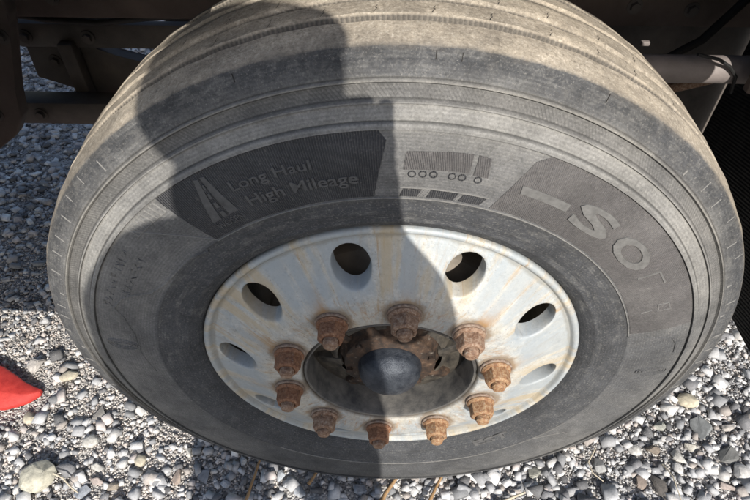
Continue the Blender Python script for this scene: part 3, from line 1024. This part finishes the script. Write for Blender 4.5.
tm = [tick_mesh(.5090, .5235, .0014), tick_mesh(.5060, .5130, .0022), tick_mesh(.5180, .5290, .0011)]
for d in list(np.arange(-112, -42, 4.3)) + list(np.arange(40, 116, 4.7)):
    o = link('shoulder_tick', tm[random.choice((0, 0, 1, 2))], tyre)
    o.rotation_euler.y = R_(float(d) + random.uniform(-1, 1))
cm = tick_mesh(.5205, .5285, .0009)
cm.materials.clear(); cm.materials.append(M['sipe'])
for d in (-19.5, 3.6, 6.5, 24.5):
    o = link('shoulder_slit', cm, tyre)
    o.rotation_euler.y = R_(d)

# ---- wheel disc with ten hand holes
disc_prof = [(.139, -.0300), (.1415, -.0338), (.1435, -.0352), (.1470, -.0360), (.1920, -.0358), (.1975, -.0350), (.2030, -.0332), (.2075, -.0308), (.2150, -.0278), (.2300, -.0212), (.2450, -.0144),
             (.2620, -.0070), (.2760, -.0015), (.2825, .0012)]
dr = np.array([p[0] for p in disc_prof]); dy = np.array([p[1] for p in disc_prof])
dyf = lambda R: float(np.interp(R, dr, dy))
bm = bmesh.new()
NS = 16      # angular steps per 36 degree sector
HR, HRAD, HOV = .2450, .0266, 1.18       # hole centre radius, half width, radial stretch
HOLE0 = math.degrees(-1.4910)


def ringrows(rows):
    for (Ra, ya), (Rb, yb) in zip(rows, rows[1:]):
        n = NS * 10
        for i in range(n):
            a0, a1 = R_(HOLE0 - 18 + 360 * i / n), R_(HOLE0 - 18 + 360 * (i + 1) / n)
            vs = [bm.verts.new((R * math.sin(a), y, R * math.cos(a))) for R, y, a in ((Ra, ya, a0), (Ra, ya, a1), (Rb, yb, a1), (Rb, yb, a0))]
            bm.faces.new(vs)


RI, RO = .2075, .2825
ringrows([(.139, .034), (.139, .004)] + [p for p in disc_prof if p[0] <= RI])
ringrows([(.2825, .0012), (.2850, .0026), (.2868, .0030), (.2882, .0022), (.2896, .0000), (.2912, -.0022), (.2935, -.0034), (.2965, -.0034), (.2990, -.0018), (.3002, .0010), (.3003, .0050), (.2985, .0100)])
for sct in range(10):
    th0 = HOLE0 + 36 * sct
    bnd = []      # boundary of the sector patch, as (deg offset, R)
    NR = 8
    for i in range(NS): bnd.append((-18 + 36 * i / NS, RI))
    for j in range(NR): bnd.append((18, RI + (RO - RI) * j / NR))
    for i in range(NS): bnd.append((18 - 36 * i / NS, RO))
    for j in range(NR): bnd.append((-18, RO - (RO - RI) * j / NR))
    layers = []
    for lam in (0, .22, .42, .60, .76, .88, .96):
        row = []
        for d, R in bnd:
            u, v = R_(d) * HR, R - HR
            an = math.atan2(v, u)
            hu, hv = (HRAD + .0030) * math.cos(an), (HRAD + .0030) * HOV * math.sin(an)
            uu, vv = u + (hu - u) * lam, v + (hv - v) * lam
            # slightly raised land around each hole
            row.append((uu, vv, dyf(HR + vv)))
        layers.append(row)
    for rr_, dep in ((HRAD + .0020, .0002), (HRAD + .0008, .0012), (HRAD, .0036), (HRAD - .0004, .012), (HRAD - .0010, .020), (HRAD - .0010, .026), (HRAD + .010, .026)):
        row = []
        for d, R in bnd:
            u, v = R_(d) * HR, R - HR
            an = math.atan2(v, u)
            uu, vv = rr_ * math.cos(an), rr_ * HOV * math.sin(an)
            row.append((uu, vv, dyf(HR + vv) + dep))
        layers.append(row)
    vl = []
    for row in layers:
        r_ = []
        for u, v, y in row:
            R = HR + v
            a = R_(th0) + u / HR
            r_.append(bm.verts.new((R * math.sin(a), y, R * math.cos(a))))
        vl.append(r_)
    n = len(bnd)
    for A, B in zip(vl, vl[1:]):
        for k in range(n):
            bm.faces.new((A[k], A[(k + 1) % n], B[(k + 1) % n], B[k]))
bmesh.ops.remove_doubles(bm, verts=bm.verts[:], dist=.00005)
disc = bm_obj('wheel_disc', bm, M['alloy'], truck, smooth=38, loc=HUB)
disc['label'] = 'pale weathered wheel disc with ten round hand holes'
V, F = revolve([(.2985, .0098), (.2960, .012), (.2840, .014), (.2760, .024), (.2680, .060), (.2620, .110), (.2640, .250)], 120)
mesh_obj('rim_barrel', V, F, M['drum'], disc, smooth=40)
V, F = revolve([(.06, .036), (.150, .036), (.172, .040), (.190, .050), (.205, .056), (.2080, .064), (.2080, .240), (.05, .245)], 96)
mesh_obj('brake_drum', V, F, M['drum'], truck, smooth=40, loc=HUB)

# ---- nuts
def nut_mesh():
    bm = bmesh.new()
    fl = [(.0120, -.0046), (.0226, -.0048), (.0228, -.0064), (.0214, -.0086), (.0203, -.0100), (.0150, -.0104)]
    V, F = revolve(fl, 40)
    vs = [bm.verts.new(v) for v in V]
    for f in F: bm.faces.new([vs[i] for i in f])
    return bm


V, F = revolve([(.0120, .0004), (.0240, .0004), (.0249, -.0010), (.0249, -.0030), (.0242, -.0042), (.0212, -.0043), (.0208, -.0047), (.0150, -.0047)], 40)
wmesh = bpy.data.meshes.new('nut_washer')
wmesh.from_pydata(V, [], F)
wmesh.polygons.foreach_set('use_smooth', [True] * len(wmesh.polygons))
wmesh.set_sharp_from_angle(angle=R_(30))
wmesh.materials.append(M['washer'])
nm = bpy.data.meshes.new('lug_nut')
b_ = nut_mesh()
# hexagon with chamfered corners
lv = [(-.0100, 1.03, 0), (-.0265, 1.0, 0), (-.0292, .94, .45), (-.0312, .80, 1), (-.0314, .68, 1), (-.0296, .60, 1)]
rings = []
for y, s, rnd in lv:
    ring = []
    for k in range(24):
        a = k * math.pi / 12
        hexr = .0172 / math.cos((a % (math.pi / 3)) - math.pi / 6)
        rad = (hexr * (1 - rnd) + .0182 * rnd) * s
        ring.append(b_.verts.new((rad * math.sin(a), y, rad * math.cos(a))))
    rings.append(ring)
for A, B in zip(rings, rings[1:]):
    for k in range(24):
        b_.faces.new((A[k], A[(k + 1) % 24], B[(k + 1) % 24], B[k]))
bmesh.ops.recalc_face_normals(b_, faces=b_.faces)
b_.to_mesh(nm); b_.free()
nm.polygons.foreach_set('use_smooth', [True] * len(nm.polygons))
nm.set_sharp_from_angle(angle=R_(28))
nm.materials.append(M['rust_nut'])
sp = [(.0105, -.028)]
for k in range(4):
    y = -.0315 - k * .0018
    sp += [(.0108, y), (.0098, y - .0009)]
sp += [(.0094, -.0396), (.0074, -.0408), (.0005, -.0409)]
V, F = revolve(sp, 28)
smh = bpy.data.meshes.new('stud')
smh.from_pydata(V, [], F)
smh.polygons.foreach_set('use_smooth', [True] * len(smh.polygons))
smh.set_sharp_from_angle(angle=R_(50))
smh.materials.append(M['rust_nut'])
nm2 = nm.copy(); nm2.materials.clear(); nm2.materials.append(M['rust_orange'])
sm2 = smh.copy(); sm2.materials.clear(); sm2.materials.append(M['rust_orange'])
nm3 = nm.copy(); nm3.materials.clear(); nm3.materials.append(M['rust_red'])
smh.materials.clear(); smh.materials.append(M['rust_nut'])
for k in range(10):
    a = .0934 + k * math.pi / 5
    orange = k in (2, 3, 4)
    o = link('lug_nut', nm2 if orange else (nm3 if k in (7, 8, 9, 5) else nm), disc, (.1675 * math.sin(a), -.0362, .1675 * math.cos(a)))
    o.rotation_euler.y = random.uniform(0, 1.0)
    link('nut_washer', wmesh, disc, o.location)
    s = link('stud', sm2 if orange else smh, disc, o.location)
    s.rotation_euler.y = random.uniform(0, 6)
    s.location.y += random.uniform(-.001, .002)

# ---- hub
V, F = revolve([(.1385, .026), (.1340, .022), (.1180, .020), (.1080, .021), (.1000, .018), (.0930, .006), (.0880, .004), (.0860, .0042)], 96)
hub = mesh_obj('hub', V, F, M['dust_steel'], truck, smooth=40, loc=HUB)
V, F = revolve([(.086, .016), (.0780, .006), (.0745, .000), (.0750, -.0060), (.0735, -.0085), (.0690, -.0092), (.0660, -.0085), (.0600, -.0100), (.0540, -.0120), (.0480, -.0150)], 96)
mesh_obj('hub_ring', V, F, M['rust_hub'], hub, smooth=40)
V, F = revolve([(.0515, -.0140), (.0515, -.0185), (.0498, -.0230)] + [(.0498 * math.cos(t), -.0230 - .034 * math.sin(t)) for t in np.linspace(.12, 1.5608, 16)], 72)
mesh_obj('hub_cap', V, F, M['cap'], hub, smooth=40)
for k in range(6):
    a = R_(14 + 60 * k)
    bm = bmesh.new()
    bmesh.ops.create_cone(bm, cap_ends=True, segments=6, radius1=.0058, radius2=.0054, depth=.006)
    bmesh.ops.rotate(bm, verts=bm.verts[:], cent=(0, 0, 0), matrix=Matrix.Rotation(R_(90), 3, 'X'))
    o = bm_obj('hub_bolt', bm, M['rust_hub'], hub, smooth=30, loc=(.0690 * math.sin(a), -.0110, .0690 * math.cos(a)))
    o.rotation_euler.y = random.uniform(0, 1)
for k in range(8):
    a = R_(34 + 45 * k)
    bm = bmesh.new()
    box_bm(bm, -.010, .010, .000, .028, .078, .124, bev=.005)
    for v in bm.verts:
        if v.co.z > .10: v.co.y += (v.co.z - .10) * .55
    o = bm_obj('hub_web', bm, M['dust_steel'] if k % 2 else M['rust_hub'], hub, smooth=35)
    o.rotation_euler.y = a

V, F = revolve([(.1380, .024), (.1388, -.020), (.1382, -.0300), (.1362, -.0322), (.1335, -.0310), (.1322, -.0270), (.1318, .024)], 96)
mesh_obj('spigot_ring', V, F, M['grey_steel'], hub, smooth=40)

# ---------------------------------------------------------------- the truck around it

def T(o):
    o.parent = truck
    return o


Z = HUB_Z
T(box_obj('frame_rail', (-4.2, 3.6, .57, .635, .830, 1.12), M['chassis'], None, .006))
T(box_obj('frame_rail', (-4.2, 3.6, 1.72, 1.79, .86, 1.12), M['chassis'], None, .006))
T(prism_obj('mounting_plate', [(-.650, 1.16), (-.658, .898), (-.672, .877), (-.716, .745), (-.727, .694), (-.757, .651), (-.83, .600), (-.98, .600), (-.98, 1.16)], 'y', .430, .462, M['chassis'], None, .004))
T(box_obj('cross_tube', (-.800, .35, .62, .646, .740, .797), M['steel'], None, .010))
T(prism_obj('bracket', [(-.792, .738), (-.640, .738), (-.600, .716), (-.42, .672), (-.42, .575), (-.640, .606), (-.796, .665)], 'y', .635, .668, M['steel'], None, .003))
T(box_obj('post', (-.704, -.672, .600, .632, .60, .760), M['steel'], None, .004))
T(box_obj('lower_beam', (-.832, .30, .550, .606, .594, .652), M['steel'], None, .012))
T(prism_obj('bolt_plate', [(-.93, .88), (-.93, .70), (-.665, .70), (-.640, .75), (-.628, .80), (-.628, .86), (-.70, .88)], 'y', .715, .75, M['steel'], None, .003))
T(box_obj('crossmember', (-.505, .74, .71, .75, .69, .87), M['steel'], None, .005))
T(tube_obj('axle_beam', [(0, .15, Z), (0, .5, Z), (0, 2.25, Z)], [.085, .062, .062], M['steel'], None, 24))
T(tube_obj('stabiliser_pipe', [(.22, .36, .8565), (.40, .36, .8565), (.762, .36, .8565)], .0225, M['pipe'], None, 24))
T(tube_obj('hose', [(.470, .325, .900), (.510, .331, .889), (.535, .334, .875), (.552, .334, .858), (.556, .332, .83)], .0028, M['black'], None, 8))
T(prism_obj('flap_arm', [(.556, 1.15), (.556, .850), (.60, .835), (.762, .835), (.762, 1.15)], 'y', .296, .312, M['chassis'], None, .003))
T(box_obj('dark_backing_box', (.05, 1.30, .705, 1.15, .26, .90), M['steel'], None, .05))  # box added behind the pipe so the gap there stays dark
T(tube_obj('brake_chamber', [(.455, .46, .70), (.455, .475, .70), (.455, .535, .70), (.455, .55, .70)], [.055, .070, .070, .05], M['steel'], None, 24))
T(tube_obj('brake_chamber', [(.50, .56, .62), (.50, .575, .62), (.50, .64, .62), (.50, .66, .62)], [.045, .058, .058, .04], M['steel'], None, 24))
T(box_obj('pipe_clip', (.458, .474, .495, .505, .828, .836), M['pipe'], None, .002))
def bolt(x, y, z, rad=.010):
    bm = bmesh.new()
    bmesh.ops.create_cone(bm, cap_ends=True, segments=6, radius1=rad, radius2=rad * .92, depth=.010)
    bmesh.ops.create_cone(bm, cap_ends=True, segments=20, radius1=rad * 1.5, radius2=rad * 1.45, depth=.003, matrix=Matrix.Translation((0, 0, -.004)))
    bmesh.ops.rotate(bm, verts=bm.verts[:], cent=(0, 0, 0), matrix=Matrix.Rotation(R_(90), 3, 'X'))
    T(bm_obj('bolt', bm, M['steel'], None, smooth=30, loc=(x, y, z)))


for x, y, z in [(-.69, .426, .86), (-.745, .426, .80), (-.775, .426, .70), (-.772, .614, .768), (-.640, .614, .768), (-.740, .630, .705),
                (-.770, .545, .623), (-.655, .566, .87), (.455, .566, .87), (.565, .566, .865)]:
    bolt(x, y, z)
T(tube_obj('brake_hose', [(-.80, .60, .83), (-.70, .598, .815), (-.60, .60, .808), (-.50, .605, .818), (-.36, .60, .83)], .007, M['black'], None, 10))
T(tube_obj('brake_hose', [(.30, .52, .80), (.42, .50, .775), (.50, .50, .79), (.58, .52, .83), (.64, .54, .90)], .008, M['black'], None, 10))
T(tube_obj('push_rod', [(.34, .48, .68), (.50, .46, .755), (.62, .45, .80)], .010, M['rust_nut'], None, 12))
flap = T(box_obj('mudflap', (.780, .792, .030, .690, Z - .235, 1.12), M['flap'], None, .003))
T(prism_obj('flap_bracket', [(.18, 1.15), (.18, .83), (.36, .76), (.69, .80), (.69, 1.15)], 'x', .764, .776, M['chassis'], None, .003))
# unseen skirt, deck and two plates, shaped to shade chassis, pipe and gravel
T(prism_obj('shade_skirt', [(-4.2, 1.164), (-4.2, .315), (-.80, .315), (-.76, .42), (-.70, .53), (-.600, .73), (-.480, .96), (-.43, 1.075), (-.40, 1.112), (-.20, 1.114), (-.195, 1.164)], 'y', .030, .062, M['body'], None, .004))  # arch edge and lip drawn to keep sun off the beams
T(prism_obj('pipe_shade_plate', [(.47, 1.164), (.47, .995), (.545, .985), (.582, 1.02), (.597, 1.07), (.590, 1.12), (.575, 1.164)], 'y', .035, .060, M['body'], None, .003))  # added out of view to throw the curved shadow edge on the pipe
T(prism_obj('sun_block_plate', [(.645, .50), (.72, .50), (.72, 1.163), (.652, 1.163), (.650, 1.035), (.585, 1.02), (.585, .70)], 'y', .035, .060, M['body'], None, .003))  # added out of view to keep sun off the parts behind
T(box_obj('deck', (-4.3, 3.7, .03, .56, 1.167, 1.30), M['body'], None, .01))

# ---------------------------------------------------------------- the photographer, standing behind the camera with the phone
def person():
    J, E, RAD = [], [], []
    def j(x, y, z, r, link_to=None):
        J.append((x, y, z)); RAD.append(r if isinstance(r, tuple) else (r, r))
        if link_to is not None: E.append((link_to, len(J) - 1))
        return len(J) - 1
    pel = j(.050, -.985, .97, (.190, .12))
    wai = j(.050, -.975, 1.12, (.225, .13), pel)
    che = j(.060, -.965, 1.29, (.185, .12), wai)
    cle = j(.062, -.955, 1.40, (.125, .085), che)
    nek = j(.070, -.935, 1.49, .055, cle)
    jaw = j(.078, -.905, 1.560, (.068, .075), nek)
    skl = j(.082, -.905, 1.655, (.082, .095), jaw)
    top = j(.082, -.912, 1.725, (.060, .070), skl)
    # left arm, hanging
    a = j(-.070, -.950, 1.395, .076, cle); a = j(-.130, -.950, 1.34, .068, a)
    a = j(-.160, -.955, 1.19, .060, a); a = j(-.176, -.950, 1.09, .056, a); a = j(-.200, -.925, .96, .048, a); a = j(-.208, -.900, .86, .032, a)
    a = lh = j(-.200, -.890, .81, (.032, .020), a)
    for dx, ln in ((-.022, .062), (-.007, .072), (.008, .068), (.022, .054)):
        f1 = j(-.203 + dx * .5, -.880 + dx, .775, .0095, lh); f2 = j(-.203 + dx * .4, -.868 + dx, .775 - ln * .5, .0088, f1); j(-.196 + dx * .3, -.852 + dx, .775 - ln * .85, .0075, f2)
    t1 = j(-.190, -.858, .800, .010, lh); j(-.184, -.838, .772, .0085, t1)
    # right arm, raised to the phone
    a = j(.180, -.950, 1.395, .074, cle); a = j(.222, -.930, 1.345, .066, a)
    a = j(.240, -.845, 1.245, .052, a); a = j(.252, -.760, 1.150, .048, a); a = j(.215, -.690, 1.205, .043, a); a = j(.160, -.630, 1.235, .034, a)
    a = rh = j(.100, -.588, 1.300, (.062, .046), a)
    q = j(.072, -.574, 1.294, .036, rh); j(.040, -.570, 1.296, .034, q)
    ph = CAM - fw * .0085 + rt2 * .050            # centre of the phone
    for k, (v, ln) in enumerate(((.026, .9), (.009, 1.0), (-.009, .95), (-.026, .8))):
        k1 = ph + rt2 * .094 + up2 * v * 1.1 - fw * .004
        k2 = ph + rt2 * (.090) + up2 * v + fw * .016
        k3 = ph + rt2 * (.090 - .026 * ln) + up2 * v + fw * .0155
        q = j(*k1, .0095, rh); q = j(*k2, .0088, q); j(*k3, .0078, q)
    t1 = ph + rt2 * .088 - up2 * .012 - fw * .020
    q = j(*t1, .0110, rh); j(*(ph + rt2 * .060 - up2 * .002 - fw * .0155), .0090, q)
    # legs
    for sx, fx in ((-.110, -.165), (.105, .125)):
        a = j(.055 + sx, -.985, .90, (.115, .105), pel)
        a = j(.055 + (sx + fx) / 2, -.980, .68, .098, a); a = j(.055 + fx, -.970, .50, .064, a); a = j(.055 + fx, -.985, .32, .060, a); a = j(.055 + fx, -.995, .11, .042, a)
        a = j(.055 + fx, -.985, .050, .042, a); a = j(.055 + fx * 1.05, -.905, .036, (.046, .034), a); j(.055 + fx * 1.08, -.830, .030, (.038, .026), a)
    me = bpy.data.meshes.new('person')
    me.from_pydata(J, E, [])
    o = bpy.data.objects.new('person', me)
    COL.objects.link(o)
    o.modifiers.new('skin', 'SKIN').use_smooth_shade = True
    for i, r in enumerate(RAD):
        me.skin_vertices[0].data[i].radius = r
        me.skin_vertices[0].data[i].use_root = (i == pel)
    sd = o.modifiers.new('sub', 'SUBSURF')
    sd.levels = 2; sd.render_levels = 2
    dg = bpy.context.evaluated_depsgraph_get()
    nmesh = bpy.data.meshes.new_from_object(o.evaluated_get(dg))
    o.modifiers.clear()
    o.data = nmesh
    # hand padding added to fill out its shadow; nose, ears, eyes, lips: same mesh
    bm = bmesh.new(); bm.from_mesh(nmesh)
    def blob(c, s):
        ret = bmesh.ops.create_uvsphere(bm, u_segments=14, v_segments=10, radius=1)
        for v in ret['verts']:
            v.co = Vector((c[0] + v.co.x * s[0], c[1] + v.co.y * s[1], c[2] + v.co.z * s[2]))
        return ret['verts']
    blob((.076, -.580, 1.296), (.052, .022, .030))
    blob((.127, -.572, 1.350), (.023, .022, .044))
    blob((.082, -.808, 1.625), (.014, .022, .026))
    blob((.082, -.822, 1.572), (.024, .012, .009))
    for s in (-1, 1):
        blob((.082 + s * .084, -.905, 1.625), (.010, .022, .034))
        blob((.082 + s * .032, -.822, 1.650), (.013, .010, .010))
    bmesh.ops.recalc_face_normals(bm, faces=bm.faces)
    bm.to_mesh(nmesh); bm.free()
    nmesh.materials.clear()
    for m in (mat_paint('navy_jacket_cloth', (.030, .035, .05), (.045, .05, .065), .9, 60), mat_paint('grey_trouser_cloth', (.06, .06, .065), (.085, .085, .09), .9, 60),
              mat_paint('skin', (.42, .27, .20), (.48, .32, .24), .5, 40, .1), mat_paint('brown_boot_leather', (.06, .04, .025), (.09, .06, .04), .6, 40)):
        nmesh.materials.append(m)
    for p in nmesh.polygons:
        c = p.center
        i = 0
        if c.z < .13: i = 3
        elif c.z < .93 and not (c.x < -.145 and c.z > .6): i = 1
        elif c.z > 1.505 and c.y > -1.05: i = 2
        if c.x < -.145 and .6 < c.z < .855: i = 2
        if c.y > -.63 and c.z > 1.2: i = 2
        p.material_index = i
        p.use_smooth = True
    # cap with a peak
    bm = bmesh.new()
    bmesh.ops.create_uvsphere(bm, u_segments=32, v_segments=20, radius=1)
    for v in bm.verts:
        v.co = Vector((.082 + v.co.x * .112, -.908 + v.co.y * .122, 1.656 + max(v.co.z, -.28) * .108))
    cap = bm_obj('cap', bm, mat_paint('cap_cloth', (.03, .03, .032), (.05, .05, .052), .9, 60), None, smooth=60)
    bm = bmesh.new()
    A = [(.082 + .108 * math.sin(t), -.87 + .145 * math.cos(t), 1.668 - .02 * math.cos(t)) for t in np.linspace(-1.45, 1.45, 15)]
    B = [(.082 + .100 * math.sin(t), -.90 + .105 * math.cos(t), 1.680) for t in np.linspace(-1.45, 1.45, 15)]
    lo = [bm.verts.new(p) for p in A]; li = [bm.verts.new(p) for p in B]
    ho = [bm.verts.new((p[0], p[1], p[2] + .006)) for p in A]; hi = [bm.verts.new((p[0], p[1], p[2] + .006)) for p in B]
    for k in range(14):
        bm.faces.new((lo[k], lo[k + 1], li[k + 1], li[k])); bm.faces.new((ho[k], ho[k + 1], hi[k + 1], hi[k])); bm.faces.new((lo[k], lo[k + 1], ho[k + 1], ho[k]))
    peak = bm_obj('peak', bm, cap.data.materials[0], cap, smooth=50)
    cap.parent = o
    return tag(o, 'person in dark jacket and cap holding up a phone, whose shadow darkens the tyre', 'person')


person()
bm = bmesh.new()
box_bm(bm, -.080, .080, -.0375, .0375, -.0045, .0045, bev=.003)
phone = bm_obj('smartphone', bm, M['black'], None, smooth=40)
pc = CAM - fw * .0085 + rt2 * .050
phone.matrix_world = Matrix(((rt2.x, up2.x, -fw.x, pc.x), (rt2.y, up2.y, -fw.y, pc.y), (rt2.z, up2.z, -fw.z, pc.z), (0, 0, 0, 1)))
tag(phone, 'black smartphone held level in the photographer\'s raised right hand', 'phone')
bm = bmesh.new()
box_bm(bm, -.074, .074, -.034, .034, .0046, .0050)
bm_obj('screen', bm, mat_paint('phone_screen_glass', (.01, .01, .012), (.014, .014, .016), .1, 5, 0), phone)
